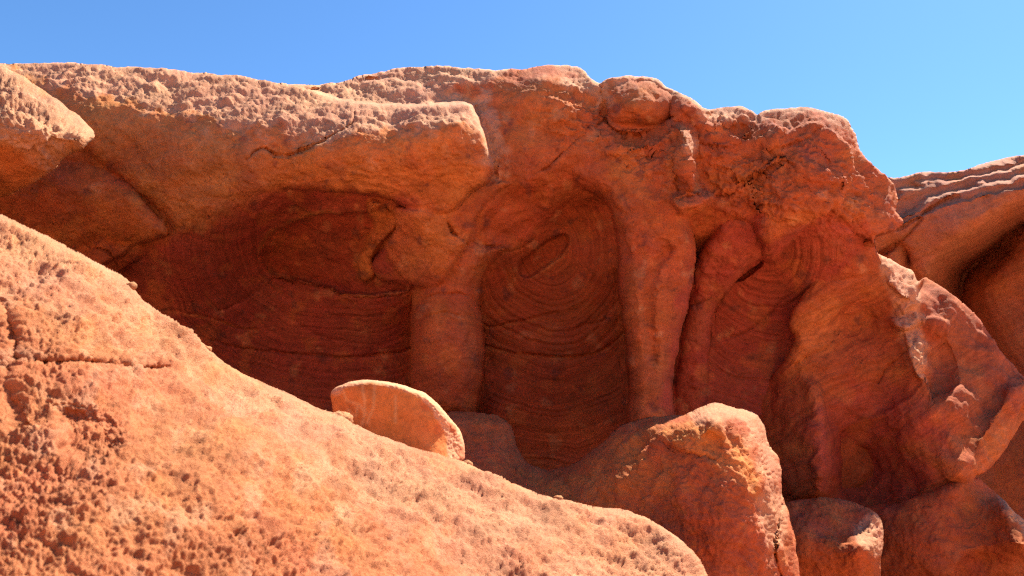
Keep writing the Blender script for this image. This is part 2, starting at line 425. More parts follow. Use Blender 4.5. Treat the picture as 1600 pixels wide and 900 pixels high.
    q0 = R.s_(lb); R.D = R.D + .09 * np.exp(-np.abs(np.minimum(q0, 0)) / 14.0)
    R.layer(lb, [(0, 300, 4.98), (60, 235, 5.0), (130, 245, 5.03), (200, 310, 5.0), (245, 355, 5.05), (150, 365, 5.2), (0, 400, 5.35), (100, 300, 4.95), (-260, 350, 5.2)], 26, .18, .10, .0, 'hanging_lobe')
    R.layer([(-100, 400), (60, 392), (150, 376), (200, 380), (240, 382), (235, 400), (205, 412), (185, 425), (150, 450), (-100, 520)],
            [(0, 420, 5.4), (150, 390, 5.35), (230, 388, 5.42), (100, 460, 5.7)], 14, .1, .03, .02)
    # tops on the right
    R.layer([(938, 136), (950, 125), (975, 119), (1005, 119), (1030, 127), (1050, 140), (1064, 158), (1054, 178), (1030, 196), (1000, 206), (975, 208), (955, 199), (945, 182), (938, 160)],
            [(990, 165, 5.22), (1000, 122, 5.42), (945, 150, 5.36), (1050, 160, 5.3), (985, 200, 5.3)], 34, .26, .03, 0, 'cap_boulder')
    R.layer([(1040, 137), (1060, 144), (1105, 170), (1112, 185), (1128, 222), (1105, 212), (1075, 196), (1054, 190), (1046, 172)],
            [(1070, 170, 5.2), (1060, 148, 5.38), (1100, 170, 5.36), (1110, 200, 5.3), (1060, 188, 5.26)], 16, .12, .03, 0)
    R.layer([(1105, 172), (1130, 168), (1155, 166), (1176, 173), (1180, 190), (1165, 204), (1150, 208), (1122, 216), (1112, 195)],
            [(1140, 190, 5.34), (1130, 170, 5.55), (1170, 178, 5.48), (1150, 205, 5.4)], 16, .12, .03, 0)
    R.layer([(1183, 179), (1195, 173), (1230, 169), (1270, 169), (1300, 175), (1322, 186), (1335, 203), (1342, 225), (1350, 243), (1368, 262), (1388, 279), (1398, 290), (1402, 310),
             (1400, 328), (1412, 350), (1385, 362), (1366, 374), (1340, 366), (1310, 338), (1287, 320), (1280, 335), (1230, 368), (1195, 378), (1178, 350), (1130, 335), (1078, 322),
             (1070, 260), (1072, 225), (1110, 215), (1150, 208)],
            [(1100, 250, 5.36), (1150, 225, 5.34), (1200, 220, 5.24), (1300, 215, 5.32), (1330, 250, 5.45), (1250, 270, 5.17), (1270, 325, 5.18), (1200, 320, 5.3), (1180, 360, 5.42), (1120, 300, 5.36),
             (1330, 340, 5.44), (1390, 330, 5.62), (1355, 368, 5.52), (1230, 360, 5.4), (1230, 172, 5.58), (1300, 178, 5.58), (1340, 228, 5.68), (1395, 295, 5.82), (1090, 315, 5.4)],
            16, .1, .06, .03, 'headwall')
    R.layer([(1180, 345), (1165, 300), (1185, 272), (1220, 255), (1248, 262), (1268, 290), (1287, 320), (1272, 340), (1230, 368), (1196, 386)],
            [(1220, 310, 5.12), (1190, 290, 5.2), (1280, 320, 5.16), (1195, 378, 5.34), (1230, 260, 5.16)], 22, .1, .02, .03)
    R.layer([(1072, 480), (1085, 420), (1108, 372), (1138, 338), (1175, 332), (1196, 368), (1190, 396), (1160, 425), (1140, 450), (1122, 466), (1112, 492), (1106, 560), (1098, 700), (1040, 700), (1055, 560)],
            [(1150, 360, 5.5), (1100, 420, 5.72), (1120, 450, 5.82), (1085, 470, 5.92), (1080, 600, 6.25), (1185, 385, 5.55)], 22, .2, .12, .02, 'hanging_web')
    # pillars
    R.layer([(945, 196), (975, 210), (1020, 203), (1050, 184), (1064, 200), (1070, 215), (1074, 260), (1078, 300), (1084, 320), (1078, 345), (1088, 390), (1084, 425), (1076, 470), (1060, 530), (1050, 590),
             (1048, 630), (1052, 668), (1015, 672), (984, 665), (986, 620), (984, 560), (978, 500), (968, 440), (966, 380), (950, 320), (905, 292), (868, 270), (895, 242), (925, 215)],
            [(960, 230, 5.24), (1040, 215, 5.14), (1064, 300, 5.1), (1000, 300, 5.18), (1020, 380, 5.2), (890, 265, 5.36), (980, 420, 5.3), (1020, 440, 5.2), (1070, 430, 5.34), (1005, 520, 5.24),
             (1015, 640, 5.34), (1040, 520, 5.34), (1030, 600, 5.36)], 24, .34, .2, .03, 'pillar')
    R.crack([(1045, 390), (1030, 410), (1018, 440), (1012, 480), (1016, 520), (1022, 560)], 10, .06)
    R.layer([(1056, 205), (1064, 198), (1074, 210), (1078, 245), (1082, 290), (1076, 300), (1062, 296), (1058, 250)], [(1066, 220, 5.0), (1068, 260, 4.97), (1072, 295, 4.99), (1060, 240, 5.02)], 8, .05, .03, .02)
    R.layer([(1050, 308), (1070, 300), (1100, 304), (1112, 308), (1100, 318), (1080, 326), (1062, 330)], [(1075, 305, 5.02), (1070, 318, 4.96), (1105, 312, 5.04), (1090, 322, 5.0)], 7, .05, .03, .02)
    R.layer([(748, 350), (700, 372), (664, 405), (646, 436), (645, 480), (645, 560), (648, 610), (662, 650), (700, 662), (735, 650), (749, 605), (754, 560), (752, 510), (748, 470), (755, 430), (775, 402), (800, 384), (762, 378)],
            [(700, 640, 5.48), (700, 560, 5.34), (700, 480, 5.36), (722, 410, 5.36), (765, 400, 5.42), (795, 386, 5.46), (690, 450, 5.42)], 38, .50, .2, .015, 'pillar')
    R.layer([(615, 325), (700, 333), (697, 346), (707, 365), (728, 380), (716, 402), (690, 441), (665, 449), (640, 442), (618, 420), (600, 380), (604, 345)],
            [(640, 335, 5.04), (700, 340, 5.14), (690, 425, 5.29), (630, 420, 5.42), (600, 350, 5.36), (680, 380, 5.21)], 26, .07, .06, .03)
    R.layer([(698, 335), (735, 304), (775, 284), (800, 286), (765, 310), (745, 340), (732, 379), (712, 366), (699, 348)],
            [(720, 330, 5.22), (780, 290, 5.34), (730, 370, 5.3), (705, 345, 5.2)], 7, .03, .02, .02)
    # plates and hollows in the caves
    R.dent([(738, 378), (745, 345), (765, 315), (800, 290), (840, 278), (860, 285), (858, 320), (845, 350), (825, 375), (800, 388), (780, 388), (760, 382)], .10, 26)
    R.dent([(808, 422), (815, 405), (840, 385), (870, 366), (885, 365), (890, 378), (882, 395), (870, 408), (850, 420), (828, 434), (815, 432)], .10, 4)
    R.dent([(405, 392), (415, 370), (445, 350), (490, 335), (540, 330), (580, 328), (600, 318), (622, 345), (615, 370), (595, 395), (585, 420), (600, 435), (630, 440), (641, 450), (620, 458), (570, 462),
            (530, 460), (510, 448), (470, 440), (430, 433), (410, 414)], .16, 5)
    flake = [(578, 312), (600, 318), (623, 345), (612, 365), (590, 390), (583, 410), (586, 432), (575, 443), (560, 436), (556, 402), (572, 380), (582, 350), (576, 332)]
    R.dent(flake, -.13, 6)
    R.dent([(1172, 420), (1192, 405), (1190, 415), (1165, 436), (1142, 444)], .12, 4)
    for c, wd, am in ([((555, 176), (553, 188), (545, 196), (520, 212), (495, 225), (470, 237), (450, 243), (435, 242), (415, 233), (400, 236), (386, 247)), 2.4, .07],
                  [((946, 186), (920, 206), (890, 231), (860, 256), (846, 266)), 2.6, .06], [((850, 262), (866, 300), (850, 340), (828, 372)), 2, .02],
                  [((944, 160), (947, 185), (958, 202), (976, 209), (1005, 207), (1035, 194), (1054, 180)), 2.4, .07],
                  [((772, 255), (776, 278)), 3, .06],
                  [((404, 400), (411, 416), (424, 436), (400, 456), (370, 475), (342, 486)), 2.6, .06], [((424, 436), (470, 444), (510, 452), (532, 463)), 2.2, .06],
                  [((535, 463), (580, 464), (622, 461), (645, 450), (638, 438)), 2.4, .07], [((240, 482), (300, 490), (340, 500), (370, 512), (402, 514)), 2, .04],
                  [((330, 530), (380, 543), (450, 551), (540, 558), (600, 553), (652, 540)), 2.2, .06], [((510, 488), (535, 494), (570, 493), (610, 492)), 1.8, .03],
                  [((432, 480), (470, 505), (510, 528), (560, 536)), 2, .03],
                  [((748, 500), (760, 507), (775, 508), (810, 501), (850, 493), (872, 488)), 2.2, .05], [((967, 468), (950, 490), (935, 504), (900, 512)), 2, .04],
                  [((756, 540), (800, 550), (860, 557), (910, 556), (950, 542), (978, 518)), 2.2, .06], [((738, 377), (765, 383), (787, 391), (812, 388), (837, 372)), 2, .05],
                  [((725, 390), (735, 376), (738, 366)), 2, .04],
                  [((1183, 276), (1181, 300), (1183, 326)), 2.4, .07], [((1160, 286), (1182, 277), (1206, 262), (1224, 251), (1240, 258), (1252, 275)), 2, .05],
                  [((1060, 310), (1100, 303), (1135, 305), (1160, 288)), 2.4, .06], [((1090, 220), (1125, 230), (1150, 226), (1175, 205), (1184, 180)), 2, .05],
                  [((1200, 240), (1225, 228), (1258, 218), (1275, 205), (1295, 200)), 2, .04], [((1120, 262), (1140, 268), (1150, 285)), 2, .04],
                  [((1130, 531), (1160, 522), (1190, 502), (1230, 462)), 2, .05], [((1078, 478), (1108, 466), (1124, 455)), 2.4, .06],
                  [((955, 205), (950, 235), (975, 245), (1000, 235), (1040, 240)), 2, .03], [((960, 240), (975, 265), (985, 262)), 2, .03],
                  [((130, 378), (170, 395), (186, 418)), 3, .05], [((648, 476), (672, 462), (702, 458), (735, 462), (752, 478)), 2, .04], [((652, 498), (690, 488), (720, 494)), 2, .03], [((1070, 440), (1050, 452), (1030, 449)), 2, .03], [((1052, 180), (1046, 190), (1052, 205)), 2.4, .05],
                  [((1270, 225), (1300, 255), (1315, 300), (1345, 320)), 2, .02], [((1365, 376), (1340, 350), (1335, 320)), 2, .02]):
        R.crack(c, wd * .55, am * .55, am * .42)
    # bedding that the caves cut through, as rings and sagging lines
    q3 = np.stack([R.U / 160, R.V / 160, R.U * 0], -1); nz = fbm(q3, 4, 21, .5)
    def ell(cu, cv, a, b): return np.sqrt(((R.U - cu) / a) ** 2 + ((R.V - cv) / b) ** 2)
    r1 = ell(540, 380, 150, 105); r2 = ell(860, 390, 105, 120); r3 = ell(1200, 380, 110, 130)
    m1 = sstep(.75, 1.0, r1) * sstep(-20, 60, sdf([(240, 400), (300, 350), (440, 300), (640, 310), (640, 700), (300, 700)], R.U, R.V, 200))
    m2 = sstep(-5, 30, sdf([(755, 420), (790, 395), (840, 340), (900, 310), (950, 340), (968, 440), (984, 560), (990, 720), (760, 720)], R.U, R.V, 200))
    m3 = sstep(-5, 30, sdf([(1110, 500), (1190, 400), (1260, 370), (1330, 380), (1240, 520), (1230, 700), (1100, 700)], R.U, R.V, 200))
    lev = (R.V + .10 * np.abs(R.U - 870)) / 100
    bed = lev * .6 + nz * .3
    bed = np.where(m1 > .02, 9 + r1 * 9 + nz * 1.1, bed); bed = np.where(m2 > .02, 20 + r2 * 9 + nz * .9, bed); bed = np.where(m3 > .02, 40 + r3 * 9 + nz * 1.0, bed)
    pil = np.maximum(sdf([(650, 450), (752, 440), (760, 660), (640, 660)], R.U, R.V, 60), sdf([(975, 420), (1075, 420), (1060, 660), (980, 660)], R.U, R.V, 60))
    bed = np.where(pil > 0, 60 + R.V / 40 + nz * 1.2, bed)
    R.bed = bed
    cave = np.maximum(np.maximum(m1, m2), m3)
    b1 = np.stack([bed * 2.2, bed * 0, bed * 0 + 1], -1)
    R.D = R.D + cave * (.013 * fbm(b1, 5, 3, .7) + .013 * (terraces(bed * .5 + .9 * fbm(b1 * .3, 3, 6), .10) - (bed * .5)) * sstep(-.5, .3, fbm(q3 * 3, 3, 22)))
    # the rock's own colours, and sunlight painted pale along its top bands
    R.tint[:] = RUST
    R.paint([(-300, 60), (60, 90), (560, 130), (760, 200), (770, 270), (700, 333), (600, 305), (430, 296), (270, 377), (230, 374), (-300, 430)], ORANGE, 14, .9)
    R.paint([(120, 150), (300, 190), (420, 230), (420, 290), (300, 360), (200, 300)], OCHRE, 30, .7, 25)
    R.paint([(-300, 240), (125, 240), (200, 290), (250, 350), (180, 370), (100, 350), (-300, 450)], RUST, 14, .9, 25)
    R.paint([(130, 300), (190, 300), (255, 362), (200, 366)], ORANGE, 14, .7)
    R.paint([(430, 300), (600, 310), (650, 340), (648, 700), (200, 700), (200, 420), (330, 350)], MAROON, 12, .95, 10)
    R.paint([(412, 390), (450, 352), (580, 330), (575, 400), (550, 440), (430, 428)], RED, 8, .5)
    R.paint(flake, ORANGE, 4, .9, 4)
    R.paint([(610, 330), (700, 340), (725, 380), (690, 438), (640, 438), (600, 390)], ORANGE * .95, 8, .7)
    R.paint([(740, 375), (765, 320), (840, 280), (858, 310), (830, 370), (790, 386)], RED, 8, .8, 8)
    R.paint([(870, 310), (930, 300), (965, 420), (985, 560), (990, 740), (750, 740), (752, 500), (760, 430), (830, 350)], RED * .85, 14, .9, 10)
    R.paint([(640, 450), (752, 450), (758, 660), (640, 660)], RUST * 1.0, 10, .8); R.paint([(975, 440), (1075, 440), (1055, 660), (980, 660)], RUST, 14, .7)
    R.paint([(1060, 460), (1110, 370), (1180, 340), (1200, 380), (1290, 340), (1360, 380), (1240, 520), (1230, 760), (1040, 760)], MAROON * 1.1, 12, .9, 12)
    R.paint([(960, 230), (1000, 220), (1010, 290), (960, 270)], ORANGE, 14, .6, 14)
    R.paint([(790, 110), (930, 150), (900, 210), (800, 270), (780, 200)], ORANGE * .9, 30, .45, 30)
    R.vein([[(404, 395), (418, 370), (450, 348), (490, 336), (530, 331)], [(408, 404), (430, 430), (470, 438), (510, 446), (532, 460), (580, 462), (620, 458)], [(745, 377), (765, 382), (787, 391), (812, 387)], [(885, 367), (890, 380), (880, 397), (852, 420), (830, 434)]], OCHRE * 1.1, 3.0, .6)
    R.vein([[(240, 485), (300, 493), (340, 503), (400, 516)], [(748, 504), (775, 511), (850, 497)], [(756, 544), (860, 561), (950, 546)]], ORANGE, 2.2, .5)
    R.mottle(PURPLE, 70, .15, .6, .38, 61); R.mottle(ORANGE, 45, .2, .6, .35, 62)
    R.mottle(np.array([.17, .06, .045]), 26, .45, .85, .6, 63); R.mottle(np.array([.58, .27, .12]), 34, .45, .85, .45, 64)
    lit_skin = np.maximum(R.paint([(-300, 60), (20, 60), (500, 90), (560, 150), (760, 150), (782, 275), (764, 276), (748, 220), (728, 188), (700, 198), (640, 208), (590, 196), (556, 196), (540, 214), (510, 224), (490, 214), (470, 215), (430, 207),
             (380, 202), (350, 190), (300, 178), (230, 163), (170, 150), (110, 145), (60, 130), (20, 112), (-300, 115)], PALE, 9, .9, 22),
            R.paint([(455, 112), (560, 92), (700, 85), (790, 92), (790, 112), (760, 125), (690, 135), (700, 145), (738, 160), (740, 168), (560, 168), (470, 142)], PALE, 5, .9, 8))  # weathered skin cut to the lit bands, so sunlight sits in the tint
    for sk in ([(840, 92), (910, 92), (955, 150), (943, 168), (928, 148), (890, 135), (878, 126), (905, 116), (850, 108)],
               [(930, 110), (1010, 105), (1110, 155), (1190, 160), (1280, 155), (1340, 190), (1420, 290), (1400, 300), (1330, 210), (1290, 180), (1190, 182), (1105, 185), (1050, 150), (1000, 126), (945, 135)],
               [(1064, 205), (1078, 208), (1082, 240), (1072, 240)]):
        lit_skin = np.maximum(lit_skin, R.paint(sk, PALE, 5, .8, 8))  # same painted sun on the smaller tops and the rib
    R.outline(OUT, 7, .05)
    R.snap()
    P = R.points()
    # lumps, flakes and grain in metres
    flaky = sstep(-20, 40, sdf([(860, 120), (1100, 170), (1300, 190), (1390, 300), (1340, 370), (1200, 360), (1086, 325), (1000, 290), (930, 245), (860, 230)], R.U, R.V, 200))
    flaky = flaky * (1 - .8 * sstep(-4, 8, sdf([(938, 136), (950, 125), (975, 119), (1005, 119), (1035, 130), (1056, 160), (1030, 196), (1000, 206), (975, 208), (950, 195)], R.U, R.V, 60)))
    calm = np.clip(np.maximum(cave, .45 * sstep(-10, 10, pil)), 0, 1)
    h = .020 * fbm(P * 3.2, 3, 11) * (1 - .6 * calm) + .006 * fbm(P * 11, 4, 12) * (1 - .6 * calm)
    t1 = terraces(3.2 * fbm(P * np.array([2.6, 2.6, 3.4]), 5, 77, .55)); t2 = terraces(2.6 * fbm(P * np.array([7, 7, 9]), 4, 79, .6), .16)
    patch = sstep(-.25, .25, fbm(P * 1.7, 3, 80))
    h = h + flaky * (.021 * t1 + .008 * t2 * patch) + (1 - flaky) * (1 - calm) * patch * .0040 * t2
    h = h + (.0046 + .004 * flaky) * fbm(P * np.array([34, 34, 48]), 4, 13, .62) * (1 - .6 * calm) - .006 * sstep(.30, .62, fbm(P * np.array([15, 15, 28]), 4, 14, .6)) * (1 - .8 * calm)
    h = h + lit_skin * (.0056 * knobs(P, 46, 4, 3, .6) + .020 * fbm(P * 8, 4, 19))
    R.displace(h)
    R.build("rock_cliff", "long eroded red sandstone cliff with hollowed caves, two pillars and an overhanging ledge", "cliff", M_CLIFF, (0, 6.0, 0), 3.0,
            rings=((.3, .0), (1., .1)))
build_cliff()

# ---------------------------------------------------------------- far cliff on the right
def build_far():
    R = Relief(1300, 1800, 190, 1062, 2, 1.6, 2)
    OUT = [(1305, 300), (1380, 278), (1400, 278), (1430, 271), (1452, 268), (1480, 269), (1500, 267), (1514, 264), (1530, 258), (1560, 250), (1600, 242), (1700, 234), (1795, 240), (1795, 600), (1795, 1056), (1305, 1056), (1305, 600)]
    R.domain(OUT)
    R.base([(1310, 290, 8.6), (1450, 268, 8.5), (1600, 242, 7.9), (1780, 200, 7.1), (1400, 340, 8.6), (1500, 310, 8.4), (1600, 280, 8.3), (1780, 240, 7.9),
            (1420, 390, 8.5), (1500, 350, 8.4), (1600, 310, 8.3), (1450, 420, 8.3), (1380, 380, 8.5), (1340, 420, 8.9),
            (1480, 440, 10.8), (1530, 400, 10.4), (1600, 360, 9.2), (1530, 480, 10.2), (1600, 450, 8.9), (1600, 560, 9.0), (1700, 420, 8.2), (1780, 500, 7.6), (1560, 700, 9.4), (1780, 800, 8.6), (1400, 700, 9.4), (1310, 1000, 9.4), (1780, 1050, 8.6), (1420, 500, 10.2)])
    crest = np.interp(R.U, [1300, 1380, 1430, 1500, 1560, 1600, 1700, 1800], [300, 276, 270, 265, 250, 241, 234, 240])
    foot = np.interp(R.U, [1300, 1400, 1440, 1500, 1600, 1700, 1800], [400, 352, 335, 318, 292, 284, 290])
    cd_ = np.interp(R.U, [1300, 1450, 1600, 1800], [8.6, 8.35, 7.75, 6.9])
    R.layer([(1250, 420), (1300, 200), (1800, 120), (1850, 330), (1700, 298), (1600, 312), (1530, 356), (1490, 382), (1462, 406), (1450, 432), (1430, 420), (1400, 382), (1320, 420)],
            [(1300, 360, 8.15), (1400, 350, 7.9), (1500, 318, 7.5), (1600, 292, 7.0), (1800, 250, 6.2), (1450, 400, 7.95), (1500, 350, 7.5), (1600, 305, 7.02), (1800, 300, 6.3), (1430, 415, 8.1), (1300, 300, 8.2), (1600, 240, 7.0), (1800, 190, 6.2), (1450, 270, 7.7)],
            20, .14, .05, .02, 'rock_arch')
    tt = (R.V - crest) / (foot - crest)
    q = np.stack([R.U / 120, R.V / 60, R.U * 0 + 3], -1); wob = fbm(q, 4, 15)
    x = np.clip(tt + .16 * wob + .12 * fbm(np.stack([R.U / 40, R.V / 16, R.U * 0 + 9], -1), 3, 18), 0, 1) * 3.4
    fr = x - np.floor(x); tread = sstep(0, .42, fr)
    amt = (cd_ - (np.interp(R.U, [1300, 1400, 1500, 1600, 1800], [8.15, 7.9, 7.5, 7.0, 6.2])))
    R.D = R.D + np.where(R.V < 440, amt * (1 - np.clip((np.floor(x) + tread) / 3.4, 0, 1)) * (tt < 1.1), 0)
    R.layer([(1405, 370), (1428, 335), (1410, 420), (1385, 400)], [(1410, 380, 8.12)], 12, .1, .02, .08)
    R.layer([(1620, 350), (1580, 400), (1535, 450), (1560, 520), (1600, 580), (1700, 720), (1820, 720), (1820, 350)], [(1600, 450, 8.6), (1540, 450, 9.0), (1600, 570, 8.7), (1700, 500, 7.9), (1800, 400, 7.4)], 30, .25, .02, .1)
    for c in ([(1400, 360), (1425, 345), (1460, 322), (1485, 310), (1500, 308)], [(1600, 372), (1560, 410), (1530, 440)], [(1385, 395), (1420, 365), (1440, 340)]):
        R.crack(c, 1.6, .05, .03)
    R.bed = (R.V + .42 * R.U) / 12
    R.D = R.D + .020 * fbm(np.stack([R.bed * .35, R.bed * 0, R.U / 300], -1), 4, 5)
    R.tint[:] = BROWN
    lit_skin = R.paint([(1300, 240), (1500, 240), (1800, 170), (1800, 240), (1600, 275), (1520, 300), (1440, 330), (1300, 370)], BROWN * 1.12, 6, .8, 8)  # sunlit upper slabs painted slightly lighter
    R.mottle(ORANGE * .8, 60, .1, .6, .5, 3)
    R.outline(OUT, 6, .06); R.snap(); P = R.points()
    h = .03 * fbm(P * 2.2, 4, 5) + .007 * fbm(P * 14, 4, 6) + lit_skin * .008 * grain(P, 22, 4)
    R.displace(h)
    R.build("far_cliff", "distant brown cliff with layered slabs above a dark shaded cave", "cliff", M_FAR, (5, 9.0, 0), 3.0, rings=((.3, .0), (1., .1)))
build_far()

# ---------------------------------------------------------------- buttress
def build_buttress():
    R = Relief(1164, 1720, 376, 1040, 2, 1.8, 3)
    OUT = [(1300, 400), (1340, 378), (1358, 389), (1372, 398), (1390, 404), (1408, 415), (1424, 422), (1433, 440), (1445, 432), (1454, 436), (1480, 455), (1510, 478), (1535, 505), (1560, 545), (1600, 586), (1636, 616),
           (1648, 634), (1632, 646), (1604, 654), (1575, 694), (1548, 732), (1522, 748), (1540, 800), (1560, 1030), (1176, 1030), (1172, 790), (1176, 700), (1192, 610), (1226, 562), (1241, 530), (1232, 505), (1260, 450)]
    R.domain(OUT)
    R.base([(1180, 700, 6.6), (1180, 620, 6.6), (1180, 800, 6.6), (1250, 540, 6.06), (1300, 470, 6.0), (1360, 400, 5.98), (1400, 430, 5.98), (1436, 470, 5.92), (1446, 560, 5.78), (1350, 550, 6.1), (1290, 600, 6.08), (1400, 650, 5.92), (1482, 650, 5.66), (1262, 640, 6.0),
            (1262, 745, 5.9), (1306, 720, 6.5), (1350, 735, 6.5), (1420, 745, 5.95), (1500, 735, 5.42), (1470, 480, 6.10), (1530, 520, 6.2), (1510, 600, 5.88), (1560, 610, 6.0), (1600, 630, 6.05), (1545, 690, 5.72), (1600, 655, 6.05), (1445, 440, 6.25),
            (1690, 650, 6.4), (1300, 1000, 6.2), (1550, 1000, 6.0), (1340, 650, 6.14), (1335, 500, 6.24), (1385, 520, 6.12), (1290, 525, 6.1), (1375, 620, 6.12), (1420, 560, 5.95), (1475, 560, 6.0), (1500, 640, 5.70)])
    # ridge stones that catch the sun
    R.fault([(1446, 584), (1440, 560), (1430, 525), (1418, 497), (1440, 472), (1432, 452), (1424, 432), (1406, 417), (1386, 405), (1362, 392)], .23, 13, 60)
    R.layer([(1362, 393), (1385, 402), (1408, 414), (1424, 422), (1432, 445), (1426, 468), (1408, 462), (1392, 444), (1376, 420)], [(1370, 396, 6.14), (1400, 410, 6.14), (1426, 425, 6.16), (1392, 442, 5.88), (1420, 464, 5.86), (1408, 440, 5.97)], 8, .05, .05, .02)
    R.layer([(1392, 500), (1408, 480), (1420, 471), (1442, 469), (1434, 488), (1432, 505), (1420, 514), (1404, 512)], [(1440, 470, 6.1), (1412, 478, 6.08), (1432, 508, 5.84), (1396, 508, 5.9)], 7, .05, .05, .02)
    R.layer([(1412, 518), (1424, 510), (1434, 520), (1442, 545), (1447, 585), (1436, 592), (1424, 565)], [(1436, 522, 6.04), (1422, 514, 6.02), (1444, 588, 5.76), (1428, 575, 5.74)], 7, .05, .05, .02)
    R.layer([(1560, 640), (1600, 600), (1690, 652), (1604, 652), (1575, 694), (1548, 732), (1522, 748), (1508, 735), (1530, 690)], [(1560, 680, 5.70), (1600, 640, 5.97), (1525, 735, 5.6), (1600, 610, 5.97)], 40, .08, .02, .14)
    # swollen foot on the left
    R.layer([(1180, 560), (1236, 560), (1270, 585), (1288, 620), (1291, 690), (1290, 745), (1280, 772), (1250, 780), (1170, 778), (1170, 740), (1170, 640)], [(1200, 640, 6.3), (1200, 740, 6.25), (1255, 640, 5.95), (1258, 745, 5.76), (1255, 580, 6.04), (1232, 700, 5.96)], 26, .25, .03, .06, 'foot')
    for c, wd, am in ([((1240, 572), (1270, 552), (1295, 540), (1312, 512)), 2.4, .05], [((1300, 612), (1340, 570), (1360, 548)), 2, .03], [((1370, 600), (1390, 570), (1420, 545), (1432, 520)), 2.2, .05],
                  [((1290, 520), (1320, 480), (1360, 455)), 2, .03]):
        R.crack(c, wd * .6, am * .5, am * .25)
    nz = fbm(np.stack([R.U / 150, R.V / 150, R.U * 0], -1), 4, 31)
    R.bed = (R.V + .55 * R.U) / 16 + nz * 2.2 + .004 * ((R.U - 1250) / 10) ** 2
    left = sstep(1470, 1400, R.U + .0 * R.V)
    R.D = R.D + left * .022 * fbm(np.stack([R.bed * .55, R.bed * 0, R.U * 0 + 2], -1), 4, 7, .6)
    R.tint[:] = RUST * .95
    R.paint([(1280, 640), (1420, 600), (1480, 740), (1300, 790)], MAROON * 1.15, 20, .8, 15)
    R.paint([(1440, 440), (1540, 500), (1620, 600), (1560, 660), (1480, 620), (1450, 540)], PURPLE, 20, .45, 15)
    R.paint([(1246, 500), (1300, 470), (1310, 520), (1250, 568)], ORANGE, 12, .6)
    R.paint([(1430, 690), (1490, 720), (1500, 745), (1450, 735)], ORANGE, 15, .6)
    R.paint([(1530, 690), (1600, 640), (1600, 660), (1530, 750)], ORANGE, 12, .6)
    lit_skin = np.maximum(R.paint([(1358, 386), (1425, 415), (1440, 470), (1450, 585), (1430, 580), (1400, 510), (1395, 480), (1372, 415)], PALE, 6, .9, 5), 0)  # sun on the ridge stones, put into their colour
    R.mottle(ORANGE, 60, .1, .6, .35, 5)
    R.outline(OUT, 12, .09); R.snap(); P = R.points()
    lump = 1 - left
    h = .03 * fbm(P * 3, 3, 41) + lump * (.050 * fbm(P * 3.4, 2, 42) + .008 * terraces(2.5 * fbm(P * 3, 4, 49), .2)) + .008 * fbm(P * 12, 4, 43) + .003 * fbm(P * 40, 4, 44, .6) + .003 * terraces(2.4 * fbm(P * np.array([4, 4, 8]), 4, 48), .16) + lit_skin * (.020 * knobs(P, 14, 4, 8))
    R.displace(h)
    R.build("rock_buttress", "ridged red sandstone buttress with small sunlit stones along its crest", "buttress", M_CLIFF, (3, 6.4, 0), 1.6, rings=((.3, .0), (1., .12)))
build_buttress()

